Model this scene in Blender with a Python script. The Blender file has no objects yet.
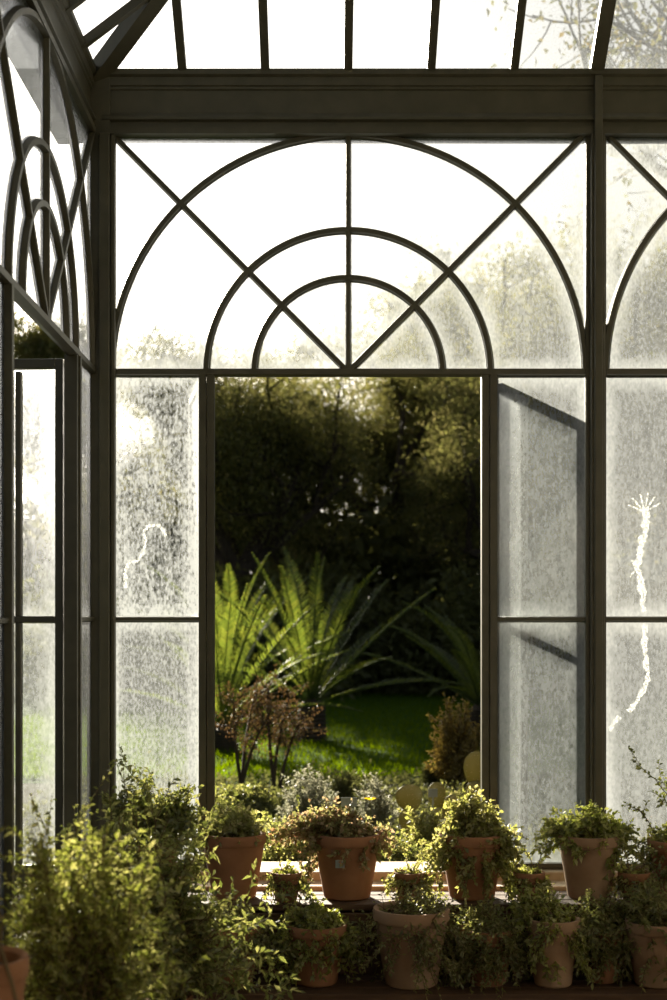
import bpy, math, random
import numpy as np
from mathutils import Vector, Matrix
C = bpy.context.scene
COL = C.collection
PI = math.pi
R = math.radians

# ------------------------------------------------------------------ camera
D, F = 5.8, 1432.0                    # camera distance to the front wall, focal length in pixels
CAMX, CAMZ = -0.093, 1.55
cam = bpy.data.cameras.new('camera')
cam.sensor_fit = 'HORIZONTAL'; cam.sensor_width = 24.0
cam.lens = F / 667 * 24.0
cam.shift_x = (333.5 - 325) / 667
cam.shift_y = (615 - 500) / 667
cam.dof.use_dof = True; cam.dof.focus_distance = 5.7; cam.dof.aperture_fstop = 3.2
cam.clip_end = 400
co = bpy.data.objects.new('camera', cam); COL.objects.link(co)
co.location = (CAMX, -D, CAMZ); co.rotation_euler = (PI/2, 0, 0)
C.camera = co

# ------------------------------------------------------------------ light
SUN_AZ, SUN_EL = R(17.5), R(18.0)     # low sun behind the window, to the left
sun = bpy.data.lights.new('sun', 'SUN'); sun.energy = 21.0; sun.angle = R(0.8); sun.color = (1.0, 0.90, 0.72)
so = bpy.data.objects.new('sun', sun); COL.objects.link(so)
sdir = Vector((-math.sin(SUN_AZ)*math.cos(SUN_EL), math.cos(SUN_AZ)*math.cos(SUN_EL), math.sin(SUN_EL)))
so.rotation_euler = sdir.to_track_quat('Z', 'Y').to_euler()
so.location = (-12, 30, 12)
w = bpy.data.worlds.new('sky'); C.world = w; w.use_nodes = True
nt = w.node_tree
sky = nt.nodes.new('ShaderNodeTexSky'); sky.sky_type = 'NISHITA'; sky.sun_disc = False
sky.sun_elevation = SUN_EL; sky.sun_rotation = -SUN_AZ; sky.air_density = 1.0; sky.dust_density = 4.0; sky.ozone_density = 1.0
bg = nt.nodes['Background']; bg.inputs['Strength'].default_value = 0.085
hs = nt.nodes.new('ShaderNodeHueSaturation'); hs.inputs['Saturation'].default_value = 0.35
nt.links.new(sky.outputs[0], hs.inputs['Color']); nt.links.new(hs.outputs[0], bg.inputs['Color'])
C.view_settings.view_transform = 'Standard'
C.view_settings.look = 'None'
C.view_settings.gamma = 1.0
C.view_settings.exposure = 0.15
C.view_settings.use_curve_mapping = False
C.cycles.transparent_max_bounces = 24
C.cycles.max_bounces = 10; C.cycles.caustics_reflective = False
C.cycles.sample_clamp_indirect = 6.0

# ------------------------------------------------------------------ helpers
def at(px, py, Y):
    s = (Y + D) / F
    return Vector((CAMX + (px - 325) * s, Y, CAMZ + (615 - py) * s))

class MB:
    def __init__(s): s.v = []; s.f = []
    def add(s, v, f):
        o = len(s.v); s.v.extend(tuple(p) for p in v); s.f.extend(tuple(i + o for i in q) for q in f); return s
    def box(s, x0, x1, y0, y1, z0, z1):
        v = [(x, y, z) for z in (z0, z1) for y in (y0, y1) for x in (x0, x1)]
        return s.add(v, [(0,2,3,1),(4,5,7,6),(0,1,5,4),(2,6,7,3),(0,4,6,2),(1,3,7,5)])
    def quad(s, *p): return s.add(p, [tuple(range(len(p)))])
    def lathe(s, prof, n=40, c=(0,0,0), cap=True):
        v = []; f = []
        for r, z in prof:
            for i in range(n):
                a = 2*PI*i/n; v.append((c[0]+r*math.cos(a), c[1]+r*math.sin(a), c[2]+z))
        for k in range(len(prof)-1):
            for i in range(n):
                j = (i+1) % n; f.append((k*n+i, k*n+j, (k+1)*n+j, (k+1)*n+i))
        if cap: f.append(tuple(range(n))[::-1])
        return s.add(v, f)
    def tube(s, pts, r0, r1=None, n=5):
        if r1 is None: r1 = r0
        pts = [Vector(p) for p in pts]; m = len(pts); v = []; f = []
        for k, p in enumerate(pts):
            t = (pts[min(k+1, m-1)] - pts[max(k-1, 0)])
            t = t.normalized() if t.length > 1e-9 else Vector((0,0,1))
            u = t.cross(Vector((0.31, 0.17, 0.93)));
            if u.length < 1e-3: u = t.cross(Vector((1,0,0)))
            u.normalize(); q = t.cross(u); r = r0 + (r1 - r0) * k / max(1, m-1)
            for i in range(n):
                a = 2*PI*i/n; v.append(p + u*(r*math.cos(a)) + q*(r*math.sin(a)))
        for k in range(m-1):
            for i in range(n):
                j = (i+1) % n; f.append((k*n+i, k*n+j, (k+1)*n+j, (k+1)*n+i))
        f.append(tuple(range(n))[::-1]); f.append(tuple((m-1)*n+i for i in range(n)))
        return s.add(v, f)
    def bar(s, pts, wd, y0, y1):
        """glazing bar swept along points (x, z) in the window plane: a T section with a narrow nose to the room (-y)"""
        m = len(pts); v = []; f = []
        sec = [(-.5, y1), (-.5, y0*.35+y1*.65), (-.32, y0), (.32, y0), (.5, y0*.35+y1*.65), (.5, y1)]
        for k in range(m):
            a = pts[max(k-1, 0)]; b = pts[min(k+1, m-1)]
            tx, tz = b[0]-a[0], b[1]-a[1]; l = math.hypot(tx, tz); nx, nz = -tz/l, tx/l
            for u, y in sec: v.append((pts[k][0]+nx*u*wd, y, pts[k][1]+nz*u*wd))
        n = len(sec)
        for k in range(m-1):
            for i in range(n):
                j = (i+1) % n; f.append((k*n+i, k*n+j, (k+1)*n+j, (k+1)*n+i))
        f.append(tuple(range(n))[::-1]); f.append(tuple((m-1)*n+i for i in range(n)))
        return s.add(v, f)
    def prism_x(s, prof, x0, x1):
        n = len(prof)
        v = [(x0, y, z) for y, z in prof] + [(x1, y, z) for y, z in prof]
        f = [(i, (i+1) % n, n+(i+1) % n, n+i) for i in range(n)] + [tuple(range(n))[::-1], tuple(range(n, 2*n))]
        return s.add(v, f)
    def build(s, name, mat, parent=None, smooth=False, bevel=0):
        me = bpy.data.meshes.new(name); me.from_pydata(s.v, [], s.f); me.update()
        return link(name, me, mat, parent, smooth, bevel)

def link(name, me, mat, parent=None, smooth=False, bevel=0):
    o = bpy.data.objects.new(name, me); COL.objects.link(o)
    me.materials.append(mat)
    if smooth:
        for p in me.polygons: p.use_smooth = True
        md = o.modifiers.new('split', 'EDGE_SPLIT'); md.split_angle = R(40)
    if bevel:
        b = o.modifiers.new('bevel', 'BEVEL'); b.width = bevel; b.segments = 2; b.limit_method = 'ANGLE'
    if parent is not None: o.parent = parent
    return o

def tag(o, label=None, cat=None, group=None, kind=None):
    if label: o['label'] = label
    if cat: o['category'] = cat
    if group: o['group'] = group
    if kind: o['kind'] = kind
    return o

def thing(name, label, cat, loc=(0,0,0), rz=0, group=None, kind=None):
    o = bpy.data.objects.new(name, None); COL.objects.link(o)
    o.location = loc; o.rotation_euler = (0, 0, rz); o.empty_display_size = .1
    return tag(o, label, cat, group, kind)

def copy_tree(o, parent=None):
    c = o.copy(); COL.objects.link(c)
    if parent is not None: c.parent = parent
    for ch in list(o.children): copy_tree(ch, c)
    return c

# ------------------------------------------------------------------ materials
def new_mat(name):
    m = bpy.data.materials.new(name); m.use_nodes = True
    n = m.node_tree.nodes; n.clear()
    out = n.new('ShaderNodeOutputMaterial')
    return m, m.node_tree, out

def N(nt, t, **kw):
    n = nt.nodes.new(t)
    for k, v in kw.items():
        if k.startswith('i_'): n.inputs[int(k[2:]) if k[2:].isdigit() else k[2:]].default_value = v
        else: setattr(n, k, v)
    return n

def math_(nt, op, a, b=None, clamp=False):
    n = nt.nodes.new('ShaderNodeMath'); n.operation = op; n.use_clamp = clamp
    for i, x in enumerate((a, b)):
        if x is None: continue
        if isinstance(x, (int, float)): n.inputs[i].default_value = x
        else: nt.links.new(x, n.inputs[i])
    return n.outputs[0]

def ramp(nt, fac, stops):
    r = nt.nodes.new('ShaderNodeValToRGB'); e = r.color_ramp.elements
    while len(e) < len(stops): e.new(0.5)
    for i, (p, c) in enumerate(stops): e[i].position = p; e[i].color = (*c, 1) if len(c) == 3 else c
    nt.links.new(fac, r.inputs[0]); return r.outputs[0]

def solid(name, c1, c2, scale=6, rough=.6, bump=.1, detail=6, stretch=(1,1,1), spec=.4, metal=0):
    m, nt, out = new_mat(name); L = nt.links.new
    tc = N(nt, 'ShaderNodeTexCoord'); mp = N(nt, 'ShaderNodeMapping'); mp.inputs['Scale'].default_value = stretch
    L(tc.outputs['Object'], mp.inputs[0])
    no = N(nt, 'ShaderNodeTexNoise'); no.inputs['Scale'].default_value = scale; no.inputs['Detail'].default_value = detail
    L(mp.outputs[0], no.inputs['Vector'])
    b = N(nt, 'ShaderNodeBsdfPrincipled'); b.inputs['Roughness'].default_value = rough
    b.inputs['Specular IOR Level'].default_value = spec; b.inputs['Metallic'].default_value = metal
    L(ramp(nt, no.outputs[0], [(.3, c1), (.7, c2)]), b.inputs['Base Color'])
    if bump:
        bp = N(nt, 'ShaderNodeBump'); bp.inputs['Strength'].default_value = bump; bp.inputs['Distance'].default_value = .02
        L(no.outputs[0], bp.inputs['Height']); L(bp.outputs[0], b.inputs['Normal'])
    L(b.outputs[0], out.inputs[0]); return m

def leaf_mat(name, cols, trans=.5, gloss=.06):
    """leaf colours vary leaf by leaf; light passes through the blade"""
    m, nt, out = new_mat(name); L = nt.links.new
    g = N(nt, 'ShaderNodeNewGeometry')
    k = len(cols)
    c = ramp(nt, g.outputs['Random Per Island'], [(i/(k-1) if k > 1 else 0, q) for i, q in enumerate(cols)])
    d = N(nt, 'ShaderNodeBsdfDiffuse'); t = N(nt, 'ShaderNodeBsdfTranslucent'); gl = N(nt, 'ShaderNodeBsdfGlossy'); gl.inputs['Roughness'].default_value = .45
    hs = N(nt, 'ShaderNodeHueSaturation'); hs.inputs['Hue'].default_value = .472; hs.inputs['Saturation'].default_value = 1.1; hs.inputs['Value'].default_value = 1.6
    L(c, d.inputs[0]); L(c, hs.inputs['Color']); L(hs.outputs[0], t.inputs[0])
    mx = N(nt, 'ShaderNodeMixShader'); mx.inputs[0].default_value = trans; L(d.outputs[0], mx.inputs[1]); L(t.outputs[0], mx.inputs[2])
    m2 = N(nt, 'ShaderNodeMixShader'); m2.inputs[0].default_value = gloss; L(mx.outputs[0], m2.inputs[1]); L(gl.outputs[0], m2.inputs[2])
    L(m2.outputs[0], out.inputs[0]); return m

def glass_mat(name, kind, base=.42, edge=.35, grain=.35, seed=0, glow=.5, tint=(.93,.95,.93)):
    """dirty greenhouse glass: clear where wiped, scattering where dust, lime and dried drops sit (thickest along the bars)"""
    m, nt, out = new_mat(name); L = nt.links.new
    tc = N(nt, 'ShaderNodeTexCoord')
    src = tc.outputs['Object']
    mp = N(nt, 'ShaderNodeMapping'); mp.inputs['Location'].default_value = (seed*3.1, seed*1.7, seed*2.3); L(src, mp.inputs[0])
    if kind == 'rect':
        sp = N(nt, 'ShaderNodeSeparateXYZ'); L(tc.outputs['Generated'], sp.inputs[0])
        u = math_(nt, 'MINIMUM', sp.outputs[0], math_(nt, 'SUBTRACT', 1.0, sp.outputs[0]))
        v = math_(nt, 'MINIMUM', sp.outputs[2], math_(nt, 'SUBTRACT', 1.0, sp.outputs[2]))
        dist = math_(nt, 'MINIMUM', math_(nt, 'MULTIPLY', u, .38), math_(nt, 'MULTIPLY', v, .9))
    else:                                   # distance to the arcs and spokes of the fanlight
        sp = N(nt, 'ShaderNodeSeparateXYZ'); L(src, sp.inputs[0]); x, z = sp.outputs[0], sp.outputs[2]
        ax = math_(nt, 'ABSOLUTE', x)
        r = math_(nt, 'SQRT', math_(nt, 'ADD', math_(nt, 'MULTIPLY', x, x), math_(nt, 'MULTIPLY', z, z)))
        ds = [math_(nt, 'ABSOLUTE', math_(nt, 'SUBTRACT', r, q)) for q in (.96, .575, .381)]
        ds += [math_(nt, 'MULTIPLY', math_(nt, 'ABSOLUTE', math_(nt, 'SUBTRACT', ax, z)), .707), ax, z,
               math_(nt, 'ABSOLUTE', math_(nt, 'SUBTRACT', .95, ax)), math_(nt, 'ABSOLUTE', math_(nt, 'SUBTRACT', .95, z))]
        dist = ds[0]
        for q in ds[1:]: dist = math_(nt, 'MINIMUM', dist, q)
    wob = N(nt, 'ShaderNodeTexNoise'); wob.inputs['Scale'].default_value = 9; wob.inputs['Detail'].default_value = 4; L(mp.outputs[0], wob.inputs['Vector'])
    dist = math_(nt, 'ADD', dist, math_(nt, 'MULTIPLY', math_(nt, 'SUBTRACT', wob.outputs[0], .5), .06))
    e = N(nt, 'ShaderNodeMapRange'); e.interpolation_type = 'SMOOTHSTEP'
    e.inputs['From Min'].default_value = 0; e.inputs['From Max'].default_value = .085; e.inputs['To Min'].default_value = 1; e.inputs['To Max'].default_value = 0
    L(dist, e.inputs[0])
    st = N(nt, 'ShaderNodeMapping'); st.inputs['Scale'].default_value = (26, 26, 2.2); L(mp.outputs[0], st.inputs[0])
    ns = N(nt, 'ShaderNodeTexNoise'); ns.inputs['Scale'].default_value = 1; ns.inputs['Detail'].default_value = 5; L(st.outputs[0], ns.inputs['Vector'])
    nb = N(nt, 'ShaderNodeTexNoise'); nb.inputs['Scale'].default_value = 2.6; nb.inputs['Detail'].default_value = 3; L(mp.outputs[0], nb.inputs['Vector'])
    sm = N(nt, 'ShaderNodeMapping'); sm.inputs['Scale'].default_value = (1, 1, .55); L(mp.outputs[0], sm.inputs[0])
    nf = N(nt, 'ShaderNodeTexNoise'); nf.inputs['Scale'].default_value = 105; nf.inputs['Detail'].default_value = 2.5; L(sm.outputs[0], nf.inputs['Vector'])
    vo = N(nt, 'ShaderNodeTexVoronoi'); vo.inputs['Scale'].default_value = 62; L(sm.outputs[0], vo.inputs['Vector'])
    spk = N(nt, 'ShaderNodeMapRange'); spk.inputs['From Min'].default_value = .12; spk.inputs['From Max'].default_value = .3; spk.inputs['To Min'].default_value = .3; spk.inputs['To Max'].default_value = 0
    L(vo.outputs['Distance'], spk.inputs[0])
    g = math_(nt, 'MULTIPLY', math_(nt, 'SUBTRACT', nf.outputs[0], .5), 2.4*grain)
    s2 = math_(nt, 'MULTIPLY', math_(nt, 'SUBTRACT', ns.outputs[0], .5), 1.1*grain)
    b2 = math_(nt, 'MULTIPLY', math_(nt, 'SUBTRACT', nb.outputs[0], .5), .9*grain)
    d = math_(nt, 'ADD', math_(nt, 'ADD', math_(nt, 'ADD', g, s2), b2), base)
    d = math_(nt, 'ADD', d, math_(nt, 'MULTIPLY', spk.outputs[0], grain*1.2))
    d = math_(nt, 'ADD', d, math_(nt, 'MULTIPLY', e.outputs[0], edge))
    d = math_(nt, 'MINIMUM', math_(nt, 'MAXIMUM', d, .03), .93)
    tr = N(nt, 'ShaderNodeBsdfTransparent'); tr.inputs[0].default_value = (*tint, 1)
    tl = N(nt, 'ShaderNodeBsdfTranslucent'); tl.inputs[0].default_value = (.285, .305, .318, 1)
    rf = N(nt, 'ShaderNodeBsdfRefraction'); rf.inputs['Roughness'].default_value = .42; rf.inputs['IOR'].default_value = 1.25; rf.inputs[0].default_value = (.44, .455, .465, 1)
    sc = N(nt, 'ShaderNodeMixShader'); sc.inputs[0].default_value = glow; L(tl.outputs[0], sc.inputs[1]); L(rf.outputs[0], sc.inputs[2])
    mx = N(nt, 'ShaderNodeMixShader'); L(d, mx.inputs[0]); L(tr.outputs[0], mx.inputs[1]); L(sc.outputs[0], mx.inputs[2])
    gl = N(nt, 'ShaderNodeBsdfGlossy'); gl.inputs['Roughness'].default_value = .05
    fr = N(nt, 'ShaderNodeFresnel'); fr.inputs['IOR'].default_value = 1.35
    m2 = N(nt, 'ShaderNodeMixShader'); L(fr.outputs[0], m2.inputs[0]); L(mx.outputs[0], m2.inputs[1]); L(gl.outputs[0], m2.inputs[2])
    L(m2.outputs[0], out.inputs[0]); return m

M = {}
M['iron'] = solid('green painted iron', (.054,.053,.035), (.074,.071,.048), 14, .42, .04)
M['sill'] = solid('worn stone', (.40,.32,.22), (.52,.43,.31), 20, .8, .25)
M['wall'] = solid('dark rendered brick', (.10,.055,.035), (.16,.085,.05), 9, .85, .3)
M['plaster'] = solid('old plaster', (.50,.46,.38), (.60,.55,.46), 5, .9, .1)
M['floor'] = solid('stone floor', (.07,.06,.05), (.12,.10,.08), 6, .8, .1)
M['wood'] = solid('dark stained boards', (.055,.03,.018), (.10,.055,.03), 6, .7, .2, stretch=(1,12,12))
M['terra'] = solid('terracotta', (.215,.100,.050), (.30,.148,.080), 9, .85, .15)
M['terra_pale'] = solid('limed terracotta', (.24,.14,.085), (.37,.26,.18), 7, .9, .15)
M['soil'] = solid('soil', (.03,.02,.012), (.07,.045,.03), 40, .95, .6)
M['bark'] = solid('bark', (.035,.027,.02), (.07,.055,.04), 18, .9, .5, stretch=(1,1,.3))
M['twig'] = solid('twig', (.10,.07,.035), (.16,.12,.06), 18, .9, .2)
M['green_stem'] = solid('green stem', (.10,.13,.04), (.15,.16,.06), 18, .7, .1)
M['ground'] = solid('garden earth', (.022,.022,.010), (.045,.04,.02), 3, 1.0, .4, spec=.02)
M['lawn'] = solid('lawn turf', (.035,.075,.012), (.055,.105,.015), 2.5, 1.0, .3, spec=.02)
M['label'] = solid('grey plant label', (.22,.27,.28), (.28,.32,.33), 10, .4, 0)
M['facade'] = solid('pale facade', (.62,.63,.62), (.7,.7,.68), .3, .8, 0)
M['pane_far'] = solid('facade window', (.06,.08,.1), (.1,.12,.14), .3, .2, 0)
M['roofing'] = solid('roof sheet', (.25,.24,.24), (.32,.3,.3), .3, .8, 0)
M['cactus'] = leaf_mat('cactus pad skin', [(.16,.165,.05),(.20,.19,.055)], .3)
M['spine'] = solid('cactus spines', (.6,.5,.35), (.7,.6,.4), 10, .6, 0)
LF = {
 'tree': leaf_mat('tree leaf', [(.10,.118,.04),(.15,.165,.055),(.21,.205,.08)], .45, .03),
 'tree2': leaf_mat('airy tree leaf', [(.05,.06,.015),(.09,.10,.03),(.14,.12,.04)], .45),
 'hedge': leaf_mat('hedge leaf', [(.075,.09,.03),(.11,.125,.045)], .35, .02),
 'cycad': leaf_mat('cycad leaflet', [(.055,.09,.018),(.08,.12,.022),(.11,.14,.028)], .5, .06),
 'herb': leaf_mat('herb leaf', [(.13,.16,.045),(.21,.235,.07),(.31,.31,.13)], .6),
 'olive': leaf_mat('olive leaf', [(.065,.09,.022),(.13,.16,.045),(.26,.275,.10)], .6),
 'pink': leaf_mat('reddish succulent leaf', [(.22,.13,.065),(.19,.20,.075),(.33,.25,.14),(.17,.20,.07),(.27,.27,.11)], .5),
 'lime': leaf_mat('lime leaf', [(.10,.135,.03),(.21,.255,.06),(.37,.385,.15)], .6),
 'dim': leaf_mat('deep green leaf', [(.09,.12,.035),(.15,.17,.055),(.23,.24,.09)], .6),
 'grey': leaf_mat('silver leaf', [(.16,.18,.12),(.22,.23,.16),(.28,.28,.2)], .4),
 'brown': leaf_mat('rusty leaf', [(.075,.05,.02),(.10,.07,.025),(.08,.075,.025)], .3),
 'conifer': leaf_mat('golden conifer spray', [(.19,.16,.035),(.27,.22,.055),(.22,.20,.05)], .5),
 'grass': leaf_mat('grass blade', [(.05,.10,.008),(.075,.13,.01),(.06,.12,.008)], .55, 0.0),
}
GL = {
 'fan': glass_mat('dirty fanlight glass', 'fan', .42, .42, .32, 1),
 'side': glass_mat('limescaled side pane', 'rect', .44, .5, .75, 2),
 'side2': glass_mat('streaked side pane', 'rect', .44, .45, .50, 3),
 'right': glass_mat('hazy pane', 'rect', .46, .38, .25, 4),
 'leaf': glass_mat('casement pane', 'rect', .36, .35, .3, 5),
 'roof': glass_mat('roof glass', 'rect', .28, .2, .16, 6),
}
m, nt, out = new_mat('dried slime trail')
t = N(nt, 'ShaderNodeBsdfTranslucent'); t.inputs[0].default_value = (.85,.86,.84,1)
r_ = N(nt, 'ShaderNodeBsdfTransparent'); x_ = N(nt, 'ShaderNodeMixShader'); c_ = N(nt, 'ShaderNodeTexCoord')
n_ = N(nt, 'ShaderNodeTexNoise'); n_.inputs['Scale'].default_value = 110; n_.inputs['Detail'].default_value = 3; nt.links.new(c_.outputs['Object'], n_.inputs['Vector'])
nt.links.new(ramp(nt, n_.outputs[0], [(.40, (.08,)*3), (.66, (.5,)*3)]), x_.inputs[0])
nt.links.new(r_.outputs[0], x_.inputs[1]); nt.links.new(t.outputs[0], x_.inputs[2]); nt.links.new(x_.outputs[0], out.inputs[0]); M['trail'] = m

# ================================================================== STRUCTURE
ZG = .2               # garden ground
ZT = 2.534            # transom height
ZS = 0.53             # window sill
ZB0, ZB1 = 3.484, 3.743   # eaves beam
HB = ZB0 - ZT
XR = 3.0; YB = -7.2

def struct(o, label, cat): return tag(o, label, cat, kind='structure')

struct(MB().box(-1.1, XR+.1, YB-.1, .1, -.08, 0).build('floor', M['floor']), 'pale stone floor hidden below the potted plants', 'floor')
mb = MB().box(-1.0, XR, -.045, .12, 0, .47)
wf = mb.build('wall_front', M['wall']); struct(wf, 'dark brownish low wall below the arched front window', 'wall')
# stone sill in two steps
s1 = MB().box(-.95, XR, -.09, .16, .475, .525).build('sill', M['sill'], wf, bevel=.006)
s2 = MB().box(-.95, XR, -.22, -.091, .445, .492).build('sill_ledge', M['sill'], wf, bevel=.006)
mb = MB().box(-1.06, -.96, -2.0, -.04, 0, .53).box(-1.06, -.96, YB, -2.05, 0, 3.5)
struct(mb.build('wall_left', M['plaster']), 'plain wall at the left under the receding arched window', 'wall')
wb = struct(MB().box(-1.06, XR+.06, YB-.1, YB, 0, 5).build('wall_back', M['plaster']), 'plain unseen wall added behind the viewer to shut out sky light', 'wall')  # unseen, added to keep sky light from behind off the frames
MB().box(-1.06, XR, YB, YB+.03, 0, 1.35).build('added_dado', M['wood'], wb)  # unseen dark band added to cut the bounce light on the lower pots
struct(MB().box(XR, XR+.1, YB, -.02, 0, 5).build('wall_right', M['plaster']), 'plain wall far to the right of the glazing', 'wall')

# eaves beams: moulded inside, gutter outside
prof = [(.05,ZB0+.012), (.05,ZB1), (-.055,ZB1), (-.055,ZB1-.022), (-.042,ZB1-.03), (-.042,ZB1-.062), (-.035,ZB1-.066), (-.035,ZB1-.075), (-.028,ZB1-.08), (-.028,ZB0+.088),
        (-.036,ZB0+.086), (-.048,ZB0+.068), (-.048,ZB0+.058), (-.03,ZB0+.052), (-.03,ZB0+.03), (-.05,ZB0+.026), (-.05,ZB0)]
prof = prof + [(.02, ZB0)]
gut = [(.05,ZB0+.02), (.14,ZB0+.022), (.16,ZB0+.08), (.16,ZB1-.02), (.145,ZB1-.02), (.145,ZB0+.09), (.13,ZB0+.04), (.05,ZB0+.04)]
b1 = MB().prism_x(prof, -.99, XR).build('trim_1', M['iron']); struct(b1, 'dark green moulded eaves beam across the top of the front window', 'beam')
MB().prism_x(gut, -1.15, XR).build('gutter', M['iron'], b1)
b2 = MB().prism_x(prof, -1.0, 1.0).build('trim_2', M['iron']); struct(b2, 'dark green eaves beam receding along the left wall', 'beam')
b2.location = (-1.063, -1.0, 0); b2.rotation_euler = (0, 0, PI/2)
MB().prism_x(gut, -1.0, 1.15).build('gutter', M['iron'], b2)
# posts
def post(name, x, y, wd, label):
    mb = MB().box(-wd/2, wd/2, -.05, .05, .45, ZB0+.01).box(-wd/2+.012, wd/2-.012, -.066, -.05, .5, ZB1-.03)
    o = mb.build(name, M['iron'], bevel=.004); o.location = (x, y, 0); return struct(o, label, 'post')
mb = MB().box(-.043, .043, -.043, .043, .3, ZB1).box(.0, .043, -.062, -.044, .3, ZB0).box(.044, .062, -.044, .0, .3, ZB0)
o = mb.build('trim_3', M['iron'], bevel=.004); o.location = (-1.0, 0, 0); struct(o, 'dark green corner post where the left and front glazing meet', 'post')
post('trim_4', 1.004, 0, .056, 'slim dark green post between the two arched front windows')
o = MB().box(-.06, .06, -.06, .06, 0, ZB0).build('trim_5', M['iron'], bevel=.004); o.location = (XR-.01, 0, 0); struct(o, 'dark green post at the far right end of the front', 'post')
o = MB().box(-.045, .045, -.035, .035, .3, ZB0).build('trim_6', M['iron'], bevel=.004); o.location = (-1.03, -2.03, 0); struct(o, 'dark green post closing the left window nearest the viewer', 'post')

# ---- arched windows
def arc(r, n=64, zmax=None):
    pts = [(r*math.cos(PI*i/n), r*math.sin(PI*i/n)) for i in range(n+1)]
    return pts
def pane(x0, x1, z0, z1, mat, parent, name='pane', y=.004):
    return MB().quad((x0,y,z0),(x1,y,z0),(x1,y,z1),(x0,y,z1)).build(name, mat, parent)

def casement(parent, hinge_x, hinge_y, ang, flip, mullion=None, mat='leaf', sw=.045):
    """a tall casement leaf swung outwards on its hinge"""
    h0, h1, wd = -1.985, -.022, .535
    piv = bpy.data.objects.new('casement', None); COL.objects.link(piv); piv.parent = parent
    piv.location = (hinge_x, hinge_y, 0); piv.rotation_euler = (0, 0, ang); piv.empty_display_size = .1
    mb = MB().box(0, sw, -.018, .018, h0, h1).box(wd-sw, wd, -.018, .018, h0, h1)
    mb.box(sw, wd-sw, -.018, .018, h1-.035, h1).box(sw, wd-sw, -.018, .018, h0, h0+.06).box(sw, wd-sw, -.014, .014, -1.012, -.988)
    if mullion: mb.box(mullion-.011, mullion+.011, -.014, .014, h0+.06, -1.012).box(mullion-.011, mullion+.011, -.014, .014, -.988, h1-.045)
    mb.build('casement_frame', M['iron'], piv, bevel=.003)
    pane(sw-.005, wd-sw+.005, -1.0, h1-.03, GL[mat], piv, 'casement_pane', 0)
    pane(sw-.005, wd-sw+.005, h0+.05, -1.0, GL[mat], piv, 'casement_pane', 0)
    hg = MB()
    for z in (-.35, -1.0, -1.65): hg.lathe([(.009, z-.045), (.009, z+.045)], 10, (-.012, 0, 0))
    hg.build('hinge', M['iron'], piv)
    MB().tube([(wd-.02, -.02, -1.05), (wd-.02, -.045, -1.05), (wd-.02, -.045, -1.15), (wd-.02, -.03, -1.17)], .006, n=6).build('window_catch', M['iron'], piv)
    return piv

def arched_window(name, loc, rz, label, leaves, side_l, side_r, fan='fan'):
    t = thing(name, label, 'window', loc, rz, kind='structure')
    HWL, HWR = -.957, .976
    fr = MB().bar([(HWL, 0), (HWR, 0)], .034, -.016, .022)
    fr.bar([(HWL, -1.0), (-.6, -1.0)], .022, -.011, .015).bar([(.6, -1.0), (HWR, -1.0)], .022, -.011, .015)
    for s in (-1, 1):
        fr.box(min(s*.603, s*.574), max(s*.603, s*.574), -.02, .028, -2.005, -.012)
        fr.box(min(s*.571, s*.541), max(s*.571, s*.541), -.012, .036, -2.005, -.012)
        fr.box(*sorted((s*.960, s*.978)), -.02, .02, -2.005, HB)
        fr.box(*sorted((s*.603, s*.951)), -.035, .035, -2.005, -1.985)
    fr.build('frame', M['iron'], t)
    fb = MB()
    for r in (.96, .575, .381):
        p = [q for q in arc(r, 72) if q[1] <= HB+.01]
        fb.bar(p, .03, -.014, .016)
    fb.bar([(0, 0), (0, HB+.01)], .026, -.0145, .0155)
    for s in (-1, 1): fb.bar([(0, 0), (s*.945, HB+.002)], .026, -.0142, .0157)
    fb.build('fanlight_bars', M['iron'], t)
    pane(-.968, .978, .01, HB+.005, GL[fan], t, 'fanlight_pane')
    out_panes = []
    for (a, b, mt) in ((-.968, -.6, side_l), (.6, .968, side_r)):
        out_panes.append(pane(a, b, -1.0, -.01, GL[mt], t))
        out_panes.append(pane(a, b, -1.99, -1.0, GL['right' if mt == 'right' else 'side2'], t))
    for lv in leaves: casement(t, *lv)
    return t, out_panes

w1, panes1 = arched_window('window_1', (0, 0, ZT), 0, 'wide arched front window with fan of glazing bars and casements standing open',
    [(.592, .07, R(68), 1), (-.592, .07, R(100), -1)], 'side', 'right')
w2, panes2 = arched_window('window_2', (-1.03, -1.0, ZT), PI/2, 'arched window in the left wall seen at a steep angle',
    [(.585, .045, R(86), 1, .172, 'leaf', .030)], 'side2', 'side2')
w3, panes3 = arched_window('window_3', (2.002, 0, ZT), 0, 'arched front window cut by the right edge of the photo',
    [(.592, .07, R(178), 1), (-.592, .07, R(2), -1)], 'right', 'right')

# dried slime trails on the glass
def trail(pts, wd, parent, loc_fix):
    rnd = random.Random(5); mb = MB()
    P = []
    for a, b in zip(pts[:-1], pts[1:]):
        for k in range(7): P.append((a[0]+(b[0]-a[0])*k/7, a[1]+(b[1]-a[1])*k/7))
    P.append(pts[-1])
    L, Rr = [], []
    for k, p in enumerate(P):
        a = P[max(0,k-1)]; b = P[min(len(P)-1,k+1)]; tx, tz = b[0]-a[0], b[1]-a[1]; l = math.hypot(tx, tz) or 1
        w_ = wd*rnd.uniform(.45, 1.1); j = rnd.uniform(-.3, .3)*wd
        L.append((p[0]-tz/l*(w_+j), -.0005, p[1]+tx/l*(w_+j))); Rr.append((p[0]+tz/l*(w_-j), -.0005, p[1]-tx/l*(w_-j)))
    n = len(P); mb.add(L+Rr, [(i, i+1, n+i+1, n+i) for i in range(n-1)])
    return mb.build('dirt_trail', M['trail'], parent)
def loc1(px, py, wx=0.0): p = at(px, py, 0); return (p.x - wx, p.z - ZT)
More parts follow.
